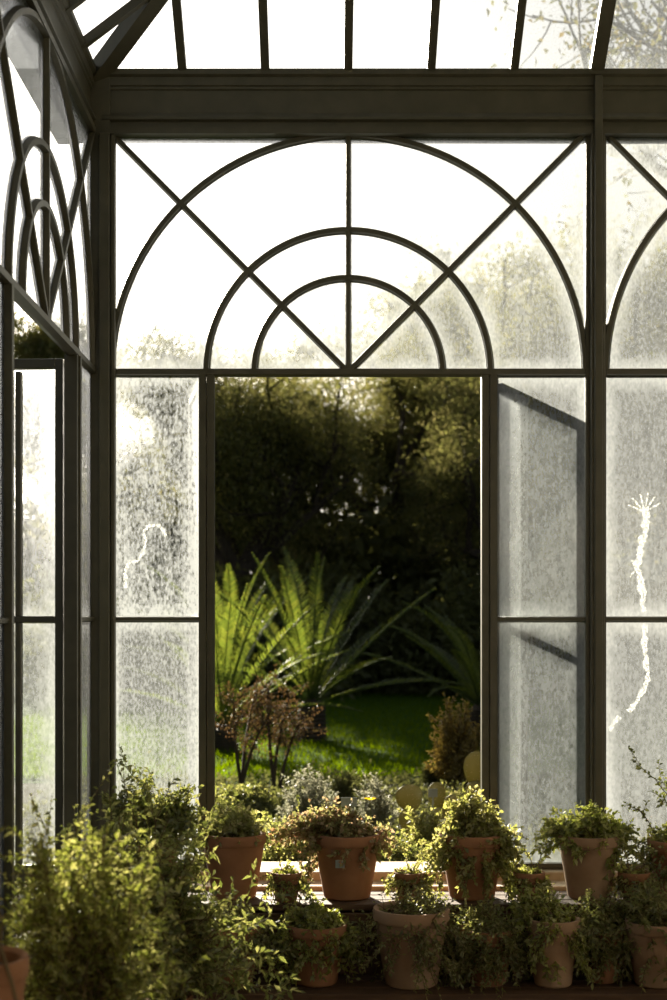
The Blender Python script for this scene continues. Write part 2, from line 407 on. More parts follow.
trail([loc1(*q) for q in [(126,588),(125,573),(128,563),(137,561),(143,553),(146,542),(144,532),(148,526),(158,525),(163,530),(166,536)]], .008, panes1[0], 0)
trail([loc1(641,q,2.002) if False else loc1(x,q,2.002) for x,q in [(645,512),(646,530),(640,548),(637,566),(642,585),(643,612)]], .017, panes3[0], 0)
trail([loc1(x,q,2.002) for x,q in [(644,624),(645,650),(648,676),(641,695),(629,712)]], .013, panes3[1], 0)
trail([loc1(x,q,2.002) for x,q in [(619,716),(613,724),(610,731)]], .011, panes3[1], 0)
for a, b in [((645,512),(632,498)),((645,512),(640,494)),((645,512),(648,492)),((645,512),(655,496)),((645,512),(660,503)),((645,512),(628,505)),((638,566),(630,577)),((638,566),(631,560))]:
    trail([loc1(*a,2.002), loc1(*b,2.002)], .0035, panes3[0], 0)

# ---- glazed hip roof above the beams, unseen boards added further in to keep the room dark
SL = .76; RUN = 1.3; XL = -1.04
rf = thing('ceiling', 'sloping glazed roof with dark rafters above the eaves beam', 'ceiling', kind='structure')
ZR = ZB1 - .01
def roofpt(x, r): return (x, -r, ZR + SL*r)
for i in range(-2, 13):
    x = i/3; r0 = 0; r1 = RUN
    if x - XL < RUN: r1 = x - XL
    if XR - x < RUN: r1 = max(.05, min(r1, XR - x))
    wd = .017 if i not in (3,) else .028
    mb = MB(); a = roofpt(x, 0); b = roofpt(x, r1)
    n = (0, .67, .74)
    dz = .045
    v = [(x-wd, a[1], a[2]), (x+wd, a[1], a[2]), (x+wd, a[1]-.02, a[2]-dz+.02), (x-wd, a[1]-.02, a[2]-dz+.02),
         (x-wd, b[1], b[2]), (x+wd, b[1], b[2]), (x+wd, b[1]-.02, b[2]-dz+.02), (x-wd, b[1]-.02, b[2]-dz+.02)]
    mb.add(v, [(0,1,2,3),(7,6,5,4),(0,4,5,1),(1,5,6,2),(2,6,7,3),(3,7,4,0)]).build('rafter', M['iron'], rf)
for i in range(1, 10):
    y = -i/3; r1 = min(RUN, -y); wd = .017
    v = []
    for r in (0, r1):
        xx = XL + r; zz = ZR + SL*r
        v += [(xx, y-wd, zz), (xx, y+wd, zz), (xx+.02, y+wd, zz-.025), (xx+.02, y-wd, zz-.025)]
    MB().add(v, [(0,1,2,3),(7,6,5,4),(0,4,5,1),(1,5,6,2),(2,6,7,3),(3,7,4,0)]).build('rafter', M['iron'], rf)
hp = MB()
dv = Vector((1, 1, 0)).normalized()*.034
a = Vector((XL, 0, ZR+.01)); b = Vector((XL+RUN, -RUN, ZR+SL*RUN+.01)); dn = Vector((.02, -.02, -.06))
hp.add([a-dv, a+dv, a+dv+dn, a-dv+dn, b-dv, b+dv, b+dv+dn, b-dv+dn], [(0,1,2,3),(7,6,5,4),(0,4,5,1),(1,5,6,2),(2,6,7,3),(3,7,4,0)])
hp.build('hip_rafter', M['iron'], rf)
MB().quad((XL,.02,ZR+.012),(XR,.02,ZR+.012),(XR,-RUN,ZR+SL*RUN+.03),(XL+RUN,-RUN,ZR+SL*RUN+.03)).build('roof_glass', GL['roof'], rf)
MB().quad((XL-.02,0,ZR+.012),(XL+RUN,-RUN,ZR+SL*RUN+.03),(XL+RUN,-3.2,ZR+SL*RUN+.03),(XL-.02,-3.2,ZR+.012)).build('roof_glass', GL['roof'], rf)
zc = ZR + SL*RUN
MB().box(XL+RUN, XR+.1, YB-.1, -RUN, zc, zc+.06).build('added_roof_boards', M['plaster'], rf)  # added out of view to block the sky over the room
v = [(-1.06,-3.2,ZR),(-1.06,YB-.1,ZR),(XL+RUN,YB-.1,zc),(XL+RUN,-3.2,zc)]
MB().add(v + [(p[0],p[1],p[2]+.05) for p in v], [(0,1,2,3),(7,6,5,4),(0,4,5,1),(1,5,6,2),(2,6,7,3),(3,7,4,0)]).build('added_roof_boards', M['plaster'], rf)

# ================================================================== PLANT TOOLS
def unit(a): return a / np.maximum(np.linalg.norm(a, axis=-1, keepdims=True), 1e-9)

def leaf_blades(P, Dr, Ln, Wd, rng, fold=.35, droop=.15, flat=0.0):
    """n folded leaf blades; returns vertices and faces"""
    n = len(P); Dr = unit(Dr)
    rv = rng.normal(size=(n, 3)); rv[:, 2] += flat*3
    side = unit(np.cross(Dr, rv)); nr = np.cross(side, Dr)
    if np.isscalar(Ln): Ln = np.full(n, Ln)
    Ln = (Ln * rng.uniform(.65, 1.25, n))[:, None]; W = Ln * Wd
    a = P; t = P + Dr*Ln; t[:, 2] -= droop*Ln[:, 0]
    l = P + Dr*Ln*.45 + side*W*.5 + nr*W*fold*.5; r = P + Dr*Ln*.45 - side*W*.5 + nr*W*fold*.5
    V = np.stack([a, l, t, r], 1).reshape(-1, 3)
    i = np.arange(n)[:, None]*4
    Fc = np.concatenate([i+np.array([0,3,2]), i+np.array([0,2,1])], 0)
    return V, Fc

def mesh_np(name, V, Fc, mat, parent=None):
    me = bpy.data.meshes.new(name)
    nv, nf = len(V), len(Fc)
    me.vertices.add(nv); me.vertices.foreach_set('co', np.asarray(V, dtype=np.float32).ravel())
    k = Fc.shape[1]
    me.loops.add(nf*k); me.loops.foreach_set('vertex_index', Fc.astype(np.int32).ravel())
    me.polygons.add(nf); me.polygons.foreach_set('loop_start', np.arange(0, nf*k, k, dtype=np.int32))
    me.update(calc_edges=True); me.validate()
    return link(name, me, mat, parent)

def bez(p0, p1, p2, k):
    t = np.linspace(0, 1, k)[:, None]
    return (1-t)**2*p0 + 2*t*(1-t)*p1 + t*t*p2

def herb(seed, stems, base_r, rx, h, droop, leaf, wd, gap, twigs=4, twig_len=.28, z0=0, lift=.5, ry=None, off=(0,0), stem_r=.0022, upright=0, spread_bias=.5, tips=None):
    """stems and leaf blades of a bushy plant rooted at the origin"""
    rng = np.random.default_rng(seed); ry = ry or rx
    st = MB(); LP, LD = [], []
    def leafy(pts, t0):
        seg = np.linalg.norm(np.diff(pts, axis=0), axis=1); tot = seg.sum(); cum = np.concatenate([[0], np.cumsum(seg)])
        n = max(2, int(tot*(1-t0)/gap)); s = np.linspace(tot*t0, tot, n)
        q = np.stack([np.interp(s, cum, pts[:, i]) for i in range(3)], 1)
        tg = unit(np.gradient(q, axis=0)) if n > 2 else unit(np.repeat((pts[-1]-pts[0])[None], n, 0))
        LP.append(q); LD.append(unit(tg*.55 + unit(rng.normal(size=(n, 3)))*.85))
    todo = []
    for i in range(stems):
        a = rng.uniform(0, 2*PI); u = rng.uniform(0, 1)**spread_bias
        tip = np.array([rx*u*math.cos(a)+off[0], ry*u*math.sin(a)+off[1], z0 + h*math.sqrt(max(0, 1-u*u*.96))*rng.uniform(.55, 1.08) - droop*u*u*rng.uniform(.2, 1.2)])
        todo.append(tip)
    for q in (tips or []): todo.append(np.array(q, float))
    for tip in todo:
        b = rng.uniform(0, 2*PI); rr = base_r*math.sqrt(rng.uniform(0, 1))
        p0 = np.array([rr*math.cos(b), rr*math.sin(b), z0]); d = tip-p0; ln = np.linalg.norm(d)
        p1 = p0 + d*.45 + np.array([0, 0, lift*ln*.6]) + rng.normal(size=3)*ln*.07
        pts = bez(p0, p1, tip, 9); pts[1:-1] += rng.normal(size=(7, 3))*ln*.012
        st.tube(pts, stem_r, stem_r*.45, 4); leafy(pts, .22)
        for _ in range(twigs):
            t = rng.uniform(.3, .95); k = int(t*8); q0 = pts[k]; tg = pts[min(8, k+1)]-pts[max(0, k-1)]
            dr = unit(unit(tg)*.8 + rng.normal(size=3)*.75 + np.array([0, 0, .25+upright])); l2 = ln*twig_len*rng.uniform(.5, 1.2)
            q2 = q0 + dr*l2; q1 = q0 + dr*l2*.5 + np.array([0, 0, .12*l2])
            pp = bez(q0, q1, q2, 5); st.tube(pp, stem_r*.6, stem_r*.3, 3); leafy(pp, .1)
    V, Fc = leaf_blades(np.concatenate(LP), np.concatenate(LD), leaf, wd, rng)
    return st, V, Fc

def plant_parts(parent, spec, lf, stem='twig', xmin=None):
    spec['leaf'] *= 1.22; spec['gap'] *= .62
    st, V, Fc = herb(**spec)
    if xmin is not None:
        V[:, 0] = np.where(V[:, 0] < xmin, xmin+(xmin-V[:, 0])*.25, V[:, 0])
        st.v = [(p[0] if p[0] > xmin else xmin+(xmin-p[0])*.25, p[1], p[2]) for p in st.v]
    a = st.build('stems', M[stem], parent)
    mesh_np('foliage', V, Fc, LF[lf], parent)
    return parent

def pot_mesh(rim_r, h, base_k=.68, rim_h=.16):
    b = rim_r*base_k; rb = rim_r*.95; zr = h*(1-rim_h)
    body = [(b*.9, 0), (b, .006), (b+(rb-b)*.5, zr*.5), (rb, zr)]
    inner = [(rb-.012, h-.004), (rb-.016, h-.05)]
    rim = [(rb, zr-.004), (rim_r*.985, zr), (rim_r, zr+.008), (rim_r, h-.008), (rim_r*.985, h), (rb-.004, h), (rb-.012, h-.006), (rb-.016, h-.05)]
    return body, rim
def pot(parent, rim_r, h, mat='terra', rim_h=.16):
    body, rim = pot_mesh(rim_r, h, rim_h=rim_h)
    p = MB().lathe(body, 44).build('pot', M[mat], parent, smooth=True)
    MB().lathe(rim, 44, cap=False).build('pot_rim', M[mat], p, smooth=True)
    zs = h - .03; r = rim_r*.9
    MB().lathe([(r*.98, zs-.02), (r*.98, zs), (r*.5, zs+.008), (.001, zs+.012)], 28).build('soil', M['soil'], parent, smooth=True)
    return zs

def potted(name, label, loc, rim_r, h, spec, lf, cat='potted plant', mat='terra', stem='twig', group=None, rz=0, hang=0):
    t = thing(name, label, cat, loc, rz, group)
    zs = pot(t, rim_r, h, mat)
    spec = dict(spec); spec.setdefault('z0', zs); spec.setdefault('base_r', rim_r*.75)
    if hang:
        r_ = random.Random(spec['seed']); tp = list(spec.get('tips') or [])
        for _ in range(hang):
            a = r_.uniform(PI*.95, PI*2.05); q = rim_r*r_.uniform(1.08, 1.5)
            tp.append((q*math.cos(a)*1.15, q*math.sin(a), h*r_.uniform(.05, .85)))
        spec['tips'] = tp
    return plant_parts(t, spec, lf, stem, -.94-loc[0])

# ================================================================== PLANT STAND and potted plants
ZU, ZL = .478, .222
YU, YL = -.36, -.63
st = thing('plant_stand', 'dark two-step plant stand carrying rows of pots below the sill', 'plant stand', (1.0, -.5, 0))
def loc_(mb): return mb
for (z, y0, y1) in ((ZU, -.50, -.225), (ZL, -.79, -.505)):
    mb = MB()
    k = 3; wd = (y1-y0)/k
    for i in range(k): mb.box(-1.88, 1.9, y0+.5+i*wd+.004, y0+.5+(i+1)*wd-.004, z-.024, z)
    mb.build('shelf', M['wood'], st, bevel=.003)
MB().box(-1.88, 1.9, -.305, -.285, ZL-.13, ZL-.026).build('apron', M['wood'], st, bevel=.003)
MB().box(-1.88, 1.9, -.018, 0.0, ZL+.002, ZU-.03).build('back_board', M['wood'], st, bevel=.003)
for x in (-.84-1.0, .155-1.0, 1.10-1.0, 1.14-1.0, 1.85):
    mb = MB().box(x, x+.02, .235, .26, 0, ZU-.026).box(x, x+.02, -.283, -.262, 0, ZL-.026).box(x, x+.02, -.262, .235, .04, .065)
    mb.build('leg', M['iron'], st, bevel=.002)

def ux(px, y=YU): return CAMX + (px-325)*(y+D)/F
G = 'potted plants on the plant stand'
potted('potted_herb', 'terracotta pot of upright light green herb at the left jamb of the opening', (ux(234), YU, ZU), .122, .245,
       dict(seed=11, stems=70, rx=.125, h=.13, droop=.02, leaf=.019, wd=.5, gap=.0075, twigs=4, upright=.5, lift=.3), 'herb', group=G)
potted('potted_succulent', 'terracotta pot of spreading reddish green succulent in the middle of the sill', (ux(347), YU, ZU), .130, .245,
       dict(seed=12, stems=100, rx=.235, ry=.14, h=.12, droop=.075, leaf=.017, wd=.65, gap=.007, twigs=4, off=(-.055, 0), lift=.45), 'pink', hang=6, group=G)
potted('potted_trailer', 'terracotta pot wrapped in trailing small leaved plant beside the right jamb', (ux(472), YU, ZU), .126, .245,
       dict(seed=13, stems=115, rx=.165, h=.185, droop=.17, leaf=.017, wd=.6, gap=.0075, twigs=4, lift=.55, tips=[(.1,-.13,.1),(-.06,-.14,.06),(.03,-.14,.0),(.14,-.08,.02),(.19,.02,.26),(.21,0,.22)]), 'herb', hang=34, group=G)
potted('potted_trailer', 'pale terracotta pot of bright green trailing plant in front of the hazy right pane', (ux(589), YU, ZU), .118, .24,
       dict(seed=14, stems=85, rx=.205, ry=.14, h=.13, droop=.07, leaf=.019, wd=.55, gap=.008, twigs=4, lift=.5, tips=[(0,0,.36),(-.02,.02,.34),(.03,0,.33),(-.24,-.02,.16),(.24,0,.13),(.26,-.03,.10)]), 'lime', mat='terra_pale', hang=8, group=G)
potted('potted_shrub', 'tall olive leaved shrub in a pot between corner post and left jamb', (ux(150, -.38), -.38, ZU), .115, .22,
       dict(seed=15, stems=80, rx=.25, ry=.15, h=.25, droop=.05, leaf=.022, wd=.5, gap=.010, twigs=5, off=(.02, 0), tips=[(-.13,0,.52),(.0,.0,.46),(.15,0,.42),(-.2,0,.4)]), 'olive', group=G)
potted('potted_trailer', 'small leaved trailing plant in a pot cut by the right edge, on the upper shelf', (ux(678), YU, ZU), .115, .22,
       dict(seed=16, stems=50, rx=.17, h=.09, droop=.12, leaf=.016, wd=.55, gap=.009, twigs=4, tips=[(-.17,0,.52),(-.10,.02,.40),(-.2,-.03,.36)]), 'olive', hang=20, group=G)
# lower shelf
potted('potted_trailer', 'dim terracotta pot topped with yellow green sprigs below the succulent', (ux(316, YL), YL, ZL), .112, .215,
       dict(seed=21, stems=70, rx=.16, h=.10, droop=.12, leaf=.018, wd=.6, gap=.009, twigs=4, off=(-.01, 0), tips=[(-.1,-.12,.02),(.12,-.1,.03),(-.13,-.05,.33),(-.05,0,.36)]), 'lime', hang=39, group=G)
potted('potted_trailer', 'wide pale rimmed terracotta pot with sparse trailing stems on the lower shelf', (ux(411, YL), YL-.015, ZL), .138, .275,
       dict(seed=22, stems=45, rx=.19, h=.10, droop=.26, leaf=.014, wd=.45, gap=.011, twigs=4, off=(.05, -.03), tips=[(.05,-.18,-.02),(.0,-.18,.02),(-.08,-.17,.08),(.1,-.17,-.05)]), 'dim', mat='terra_pale', hang=39, group=G)
potted('potted_trailer', 'feathery dark green trailing plant below the wrapped pot by the right jamb', (ux(487, YL), YL, ZL), .10, .20,
       dict(seed=23, stems=75, rx=.17, h=.13, droop=.2, leaf=.016, wd=.4, gap=.009, twigs=5, tips=[(.02,-.16,-.02),(-.08,-.15,0),(.1,-.14,.02)]), 'dim', hang=67, group=G)
potted('potted_trailer', 'short pale terracotta pot with lime sprigs below the bright green trailing plant', (ux(552, YL), YL-.02, ZL), .098, .24,
       dict(seed=24, stems=50, rx=.16, h=.12, droop=.1, leaf=.018, wd=.55, gap=.010, twigs=4, off=(-.04, .03), lift=.5, tips=[(-.15,-.05,.1),(.12,-.06,.08)]), 'lime', mat='terra_pale', hang=33, group=G)
potted('potted_trailer', 'shaded pot with feathery green plant behind the pale short pot', (ux(602, -.60), -.60, ZL), .077, .19,
       dict(seed=25, stems=70, rx=.16, h=.15, droop=.12, leaf=.017, wd=.4, gap=.009, twigs=5), 'dim', hang=51, group=G)
potted('potted_trailer', 'pale terracotta pot with feathery plant on the lower shelf at the right edge', (ux(655, YL), YL-.02, ZL), .112, .23,
       dict(seed=26, stems=70, rx=.17, h=.15, droop=.06, leaf=.018, wd=.4, gap=.009, twigs=5, off=(-.02, .02)), 'dim', mat='terra_pale', hang=24, group=G)
potted('potted_trailer', 'shaded pot of hanging stems on the lower shelf below the upright herb', (ux(232, YL), YL, ZL), .11, .21,
       dict(seed=27, stems=60, rx=.16, h=.11, droop=.15, leaf=.017, wd=.5, gap=.010, twigs=4), 'dim', hang=51, group=G)
for px, sd, lf, lb in ((286, 81, 'lime', 'little pot of trailing plant squeezed between the upright herb and the succulent'), (409, 82, 'herb', 'little pot of trailing plant between the succulent and the wrapped pot'),
                       (529, 83, 'lime', 'little pot of trailing plant between the wrapped pot and the bright trailing plant'), (634, 84, 'herb', 'little pot of trailing plant next to the bright trailing plant, towards the right edge')):
    potted('potted_trailer', lb, (ux(px, -.43), -.43, ZU), .060, .11,
       dict(seed=sd, stems=40, rx=.10, ry=.09, h=.05, droop=.10, leaf=.015, wd=.55, gap=.012, twigs=3, tips=[(-.05,0,.22),(.06,0,.2)]), lf, group=G, hang=26)
# label stakes
def label_tag(px, py, Y, wd, h, stake, tilt, label, name='plant_label'):
    p = at(px, py, Y); t = thing(name, label, 'plant label', (p.x, p.y, p.z - h/2 - stake), tilt)
    MB().box(-wd/2, wd/2, -.001, .001, stake, stake+h).build('label_plate', M['label'], t)
    if stake: MB().box(-.004, .004, -.001, .001, 0, stake).build('stake', M['label'], t)
    return t
tg = label_tag(340, 864, YU-.119, .034, .03, 0, R(8), 'small grey label stuck on the front of the succulent pot')
label_tag(349, 802, -.26, .062, .036, .12, R(-4), 'blank slate grey label on a stake behind the reddish succulent')
label_tag(433, 793, 1.95, .05, .045, at(433, 793, 1.95).z-.0225-ZG, R(6), 'pale blue grey label among the prickly pear pads outside')

# bushes in the near left corner
potted('potted_shrub', 'bright yellow green bush filling the lower left corner nearest the viewer', (-.64, -2.45, .33), .15, .30,
       dict(seed=31, stems=110, rx=.28, ry=.24, h=.46, droop=.14, leaf=.018, wd=.40, gap=.0125, twigs=6, twig_len=.33, upright=.3, off=(-.03, 0), stem_r=.0025), 'lime')
potted('potted_shrub', 'broad olive green bush behind the bright corner bush, sprigs reaching right', (-.69, -1.38, .0), .19, .38,
       dict(seed=32, stems=170, rx=.33, ry=.28, h=.60, droop=.3, leaf=.027, wd=.34, gap=.0125, twigs=6, twig_len=.3, off=(.02, 0), stem_r=.003,
            tips=[(.46,-.1,.52),(.50,-.12,.46),(.48,0,.60),(.3,-.2,.3),(.50,-.1,.38),(.42,-.05,.66)]), 'olive')
potted('potted_shrub', 'dark wiry shrub with tall bare sprigs against the left glazing', (-.80, -1.95, .15), .13, .28,
       dict(seed=33, stems=70, rx=.17, h=.50, droop=.05, leaf=.015, wd=.45, gap=.012, twigs=5, tips=[(-.06,0,.86),(.05,.1,.88),(-.1,.05,.80),(0,.05,.74),(.09,.02,.72),(.13,0,.76),(-.05,-.02,.78)]), 'olive')
t = thing('terracotta_pot', 'terracotta pot with a bare woody stem at the bottom left corner', 'pot', at(-22, 0, -2.95).xy.to_3d() + Vector((0, 0, .62)))
zs = pot(t, .10, .25)
mb = MB().tube([(0,0,zs), (.05,-.03,zs+.06), (.09,-.1,zs+.0), (.10,-.11,zs-.03)], .005, .003, 6).tube([(.05,-.03,zs+.06), (.06,-.05,zs+.11), (.05,-.06,zs+.15)], .003, .0015, 5)
mb.build('stems', M['twig'], t)
# stools that carry the two raised pots
for (x, y, top, r, lb) in ((-.64, -2.45, .33, .15, 'low dark stool under the bright corner bush'), (-.80, -1.95, .15, .12, 'low dark block stool under the wiry shrub'), (at(-22,0,-2.95).x, -2.95, .62, .11, 'low dark stool under the corner terracotta pot')):
    s = thing('plant_stool', lb, 'stool', (x, y, 0))
    MB().lathe([(r, top-.025), (r, top)], 28).build('seat', M['wood'], s) .data.polygons
    MB().lathe([(.001, top), (r, top)], 28, cap=False).build('seat_top', M['wood'], s)
    for k in range(3):
        a = 2*PI*k/3+.4; MB().tube([(r*.85*math.cos(a), r*.85*math.sin(a), 0), (r*.7*math.cos(a), r*.7*math.sin(a), top-.024)], .012, n=8).build('leg', M['wood'], s)

# ================================================================== GARDEN

def gpt(px, base_py):            # point on the garden ground seen at a pixel
    d = (CAMZ-ZG)*F/(base_py-615); Y = d-D
    return Vector((CAMX+(px-325)*d/F, Y, ZG))
struct(MB().box(-60, 60, .13, 120, ZG-.2, ZG).build('ground', M['ground']), 'dark garden earth outside the window', 'ground')
struct(MB().add([(-6,6.2,ZG+.004),(-2,5.6,ZG+.004),(3,5.8,ZG+.004),(9,6.5,ZG+.004),(12,12,ZG+.004),(9,19,ZG+.004),(0,20,ZG+.004),(-6,18,ZG+.004)], [tuple(range(8))]).build('lawn', M['lawn']), 'green lawn beyond the shrubs', 'lawn')
rng = np.random.default_rng(3)
n = 60000
P = np.stack([rng.uniform(-4, 6.5, n), 5.9 + rng.uniform(0, 1, n)**1.6*13, np.full(n, ZG)], 1)
Dr = np.stack([rng.normal(0, .35, n), rng.normal(0, .35, n), np.ones(n)], 1)
V, Fc = leaf_blades(P, Dr, .075, .12, rng, droop=.05)
tag(mesh_np('grass', V, Fc, LF['grass']), 'short green grass blades covering the lawn', 'grass', kind='stuff')

n = 26000
P = np.stack([rng.uniform(-2.2, 2.6, n), .35 + rng.uniform(0, 1, n)*5.6, np.full(n, ZG)], 1)
P[:, 2] += np.abs(rng.normal(0, .035, n))*(1.2+np.sin(P[:, 0]*5)*np.sin(P[:, 1]*4))
V, Fc = leaf_blades(P, np.stack([rng.normal(0, .6, n), rng.normal(0, .6, n), rng.uniform(.2, 1, n)], 1), .045, .5, rng)
tag(mesh_np('undergrowth', V, Fc, LF['hedge']), 'low leafy groundcover between the sill and the lawn', 'groundcover', kind='stuff')

# ---- cycads
def frond_mesh(L, bend, seed, half=.16):
    """stiff arching frond with two ranks of leaflets; starts at the origin, rises along +z and bends towards +x"""
    rng = np.random.default_rng(seed); k = 46
    s = np.linspace(0, 1, k); ang = bend*s**1.6
    x = np.cumsum(np.sin(ang))*L/k; z = np.cumsum(np.cos(ang))*L/k
    c = np.stack([x, np.zeros(k), z], 1); tg = np.stack([np.sin(ang), np.zeros(k), np.cos(ang)], 1)
    up = np.stack([np.cos(ang), np.zeros(k), -np.sin(ang)], 1)*-1
    V, Fq = [], []
    for i in range(5, k):
        t = (i-5)/(k-6); ln = half*(math.sin(PI*min(1, .22+.72*t))**.7)*(1 if t < .9 else .75)
        for sd in (-1, 1):
            d = np.array([0, sd, 0])*.80 + tg[i]*.55 + up[i]*.28 + rng.normal(0, .05, 3); d /= np.linalg.norm(d)
            b = c[i]; wv = tg[i]*.0052
            m_ = b + d*ln*.5 + up[i]*.006; tp = b + d*ln - up[i]*.01*rng.uniform(0, 1)
            o = len(V); V += [b-wv, b+wv, m_-wv*1.2, m_+wv*1.2, tp]
            Fq += [(o, o+1, o+3, o+2), (o+2, o+3, o+4)]
    rach = MB().tube(c[::3], .009, .003, 5)
    return V, Fq, rach

frond_cache = {}
def cycad(loc, label, fronds, trunk_h=.35, trunk_r=.16):
    t = thing('cycad', label, 'cycad', loc, group='cycads on the lawn')
    mb = MB(); prof = []
    rows = 9
    for i in range(rows+1):
        z = trunk_h*i/rows; r = trunk_r*(1.0-.12*(i/rows)); prof += [(r*.93, z), (r*1.05, z+trunk_h/rows*.5)]
    mb.lathe(prof[:-1] + [(trunk_r*.5, trunk_h+.05), (.01, trunk_h+.07)], 20).build('trunk', M['bark'], t)
    for k, (az, tilt, L, bend) in enumerate(fronds):
        key = (round(bend, 1), k % 3)
        if key not in frond_cache:
            V, Fq, rach = frond_mesh(1.0, key[0], k+7, .095)
            me = bpy.data.meshes.new('frond'); o = len(V)
            vv = [tuple(q) for q in V] + rach.v; ff = list(Fq) + [tuple(i+o for i in f) for f in rach.f]
            me.from_pydata(vv, [], ff); me.update(); me.materials.append(LF['cycad']); frond_cache[key] = me
        f = bpy.data.objects.new('frond', frond_cache[key]); COL.objects.link(f); f.parent = t
        f.matrix_local = Matrix.Translation((0, 0, trunk_h)) @ Matrix.Rotation(az, 4, 'Z') @ Matrix.Rotation(tilt, 4, 'Y') @ Matrix.Diagonal((L, L*.9, L, 1))
    return t
rr = random.Random(4)
def ring(n, tilt0, tilt1, L0, L1, b0=.3, b1=.9):
    return [(2*PI*i*.382+rr.uniform(-.2,.2), tilt0+(tilt1-tilt0)*i/(n-1)+rr.uniform(-.06,.06), rr.uniform(L0, L1), rr.uniform(b0, b1)) for i in range(n)]
cycad(gpt(312, 742), 'large cycad in the middle with long fronds fanned up', ring(22, .06, 1.2, 1.4, 1.8, .1, .55), .40)
cycad(gpt(222, 752), 'cycad by the left jamb with sunlit yellow green fronds arching right', ring(14, .2, 1.15, 1.1, 1.5) + [(.0, .72, 1.6, .5), (-.45, .55, 1.65, .4), (-.2, .9, 1.5, .3), (-.9, .35, 1.5, .4), (-.1, .1, 1.45, .2), (PI*.9, .10, 1.4, .2), (-1.2, .12, 1.35, .3), (-.5, .75, 1.4, .6)], .22)
cycad(gpt(482, 735), 'cycad behind the right jamb with low spreading fronds', ring(22, .2, 1.2, 1.3, 1.6), .3)
cycad(gpt(232, 722), 'farther cycad with dull blue green fronds behind the sunlit one', ring(18, .12, .95, 1.6, 2.0), .4)

# ---- garden shrubs
def garden_plant(name, label, cat, px, base_py, spec, lf, stem='twig', group=None):
    p = gpt(px, base_py); t = thing(name, label, cat, p, 0, group)
    return plant_parts(t, spec, lf, stem)
GB = 'shrubs in the bed outside the window'
def bare_shrub():
    p = gpt(262, 796); t = thing('shrub', 'thin rusty brown shrub on bare dark stems at the left of the lawn', 'shrub', p, 0, GB)
    rng = np.random.default_rng(41); st = MB(); LP, LD = [], []
    for (bx, tx, h) in ((-.15,-.05,.75), (-.14,-.2,.7), (.08,.2,.72), (.1,.05,.8), (.12,.32,.62), (-.16,.05,.6)):
        p0 = np.array([bx, rng.normal(0,.05), 0]); p2 = np.array([tx, rng.normal(0,.15), h]); p1 = p0*.5+p2*.5+np.array([-.04, 0, .08])
        pts = bez(p0, p1, p2, 9); st.tube(pts, .016, .006, 6)
        for _ in range(26):
            k = rng.integers(4, 9); q0 = pts[k]; dr = unit(rng.normal(size=3)*np.array([1,1,.8])+np.array([0,0,.5])); q2 = q0+dr*rng.uniform(.1,.24)
            pp = bez(q0, (q0+q2)/2+rng.normal(size=3)*.02, q2, 5); st.tube(pp, .004, .0015, 3)
            nn = 26; s = rng.uniform(.25, 1, nn)[:, None]; LP.append(q0+(q2-q0)*s+rng.normal(size=(nn,3))*.018); LD.append(unit(rng.normal(size=(nn,3))))
    st.build('stems', M['bark'], t)
    V, Fc = leaf_blades(np.concatenate(LP), np.concatenate(LD), .022, .5, rng); mesh_np('foliage', V, Fc, LF['brown'], t)
bare_shrub()
garden_plant('shrub', 'golden conifer bush at the right of the lawn by the jamb', 'shrub', 457, 792,
    dict(seed=42, stems=120, base_r=.05, rx=.25, h=.72, droop=.0, leaf=.026, wd=.4, gap=.010, twigs=7, twig_len=.2, lift=.35, upright=.6, stem_r=.004), 'conifer', group=GB)
garden_plant('shrub', 'small dark rounded bush at the foot of the golden conifer', 'shrub', 434, 790,
    dict(seed=43, stems=60, base_r=.04, rx=.11, h=.22, droop=0, leaf=.022, wd=.5, gap=.010, twigs=4, lift=.3), 'hedge', group=GB)
garden_plant('shrub', 'small dark pointed bush just behind the slate grey label', 'shrub', 343, 812,
    dict(seed=44, stems=60, base_r=.03, rx=.10, h=.30, droop=0, leaf=.02, wd=.5, gap=.010, twigs=4, lift=.3), 'hedge', group=GB)
garden_plant('shrub', 'silvery leaved bush above the left half of the succulent', 'shrub', 309, 838,
    dict(seed=45, stems=80, base_r=.07, rx=.21, h=.42, droop=.05, leaf=.022, wd=.4, gap=.010, twigs=5, lift=.3, upright=.5), 'grey', group=GB)
garden_plant('shrub', 'silvery leaved bush to the right of the slate grey label', 'shrub', 376, 838,
    dict(seed=46, stems=60, base_r=.06, rx=.16, h=.36, droop=.05, leaf=.02, wd=.4, gap=.010, twigs=5, lift=.3, upright=.5), 'grey', group=GB)
garden_plant('shrub', 'low bright green groundcover under the rusty brown shrub', 'shrub', 248, 812,
    dict(seed=47, stems=80, base_r=.2, rx=.38, ry=.3, h=.17, droop=.05, leaf=.024, wd=.55, gap=.012, twigs=4), 'olive', group=GB)
garden_plant('shrub', 'low green mound at the edge of the lawn in front of the golden conifer', 'shrub', 462, 812,
    dict(seed=48, stems=60, base_r=.15, rx=.24, h=.16, droop=.04, leaf=.022, wd=.55, gap=.012, twigs=4), 'herb', group=GB)
garden_plant('shrub', 'pale green leafy plant below the two prickly pear pads', 'shrub', 424, 872,
    dict(seed=49, stems=55, base_r=.08, rx=.19, h=.33, droop=.05, leaf=.024, wd=.5, gap=.011, twigs=4, upright=.4), 'herb', group=GB)
garden_plant('shrub', 'grey green bushy plant outside beside the left jamb', 'shrub', 222, 850,
    dict(seed=50, stems=50, base_r=.08, rx=.14, h=.36, droop=.05, leaf=.022, wd=.45, gap=.011, twigs=4, upright=.5), 'olive', group=GB)
garden_plant('shrub', 'low mossy green plant at the sill between succulent and wrapped pot', 'shrub', 398, 895,
    dict(seed=51, stems=70, base_r=.12, rx=.24, ry=.12, h=.31, droop=.04, leaf=.018, wd=.55, gap=.010, twigs=4), 'olive', group=GB)
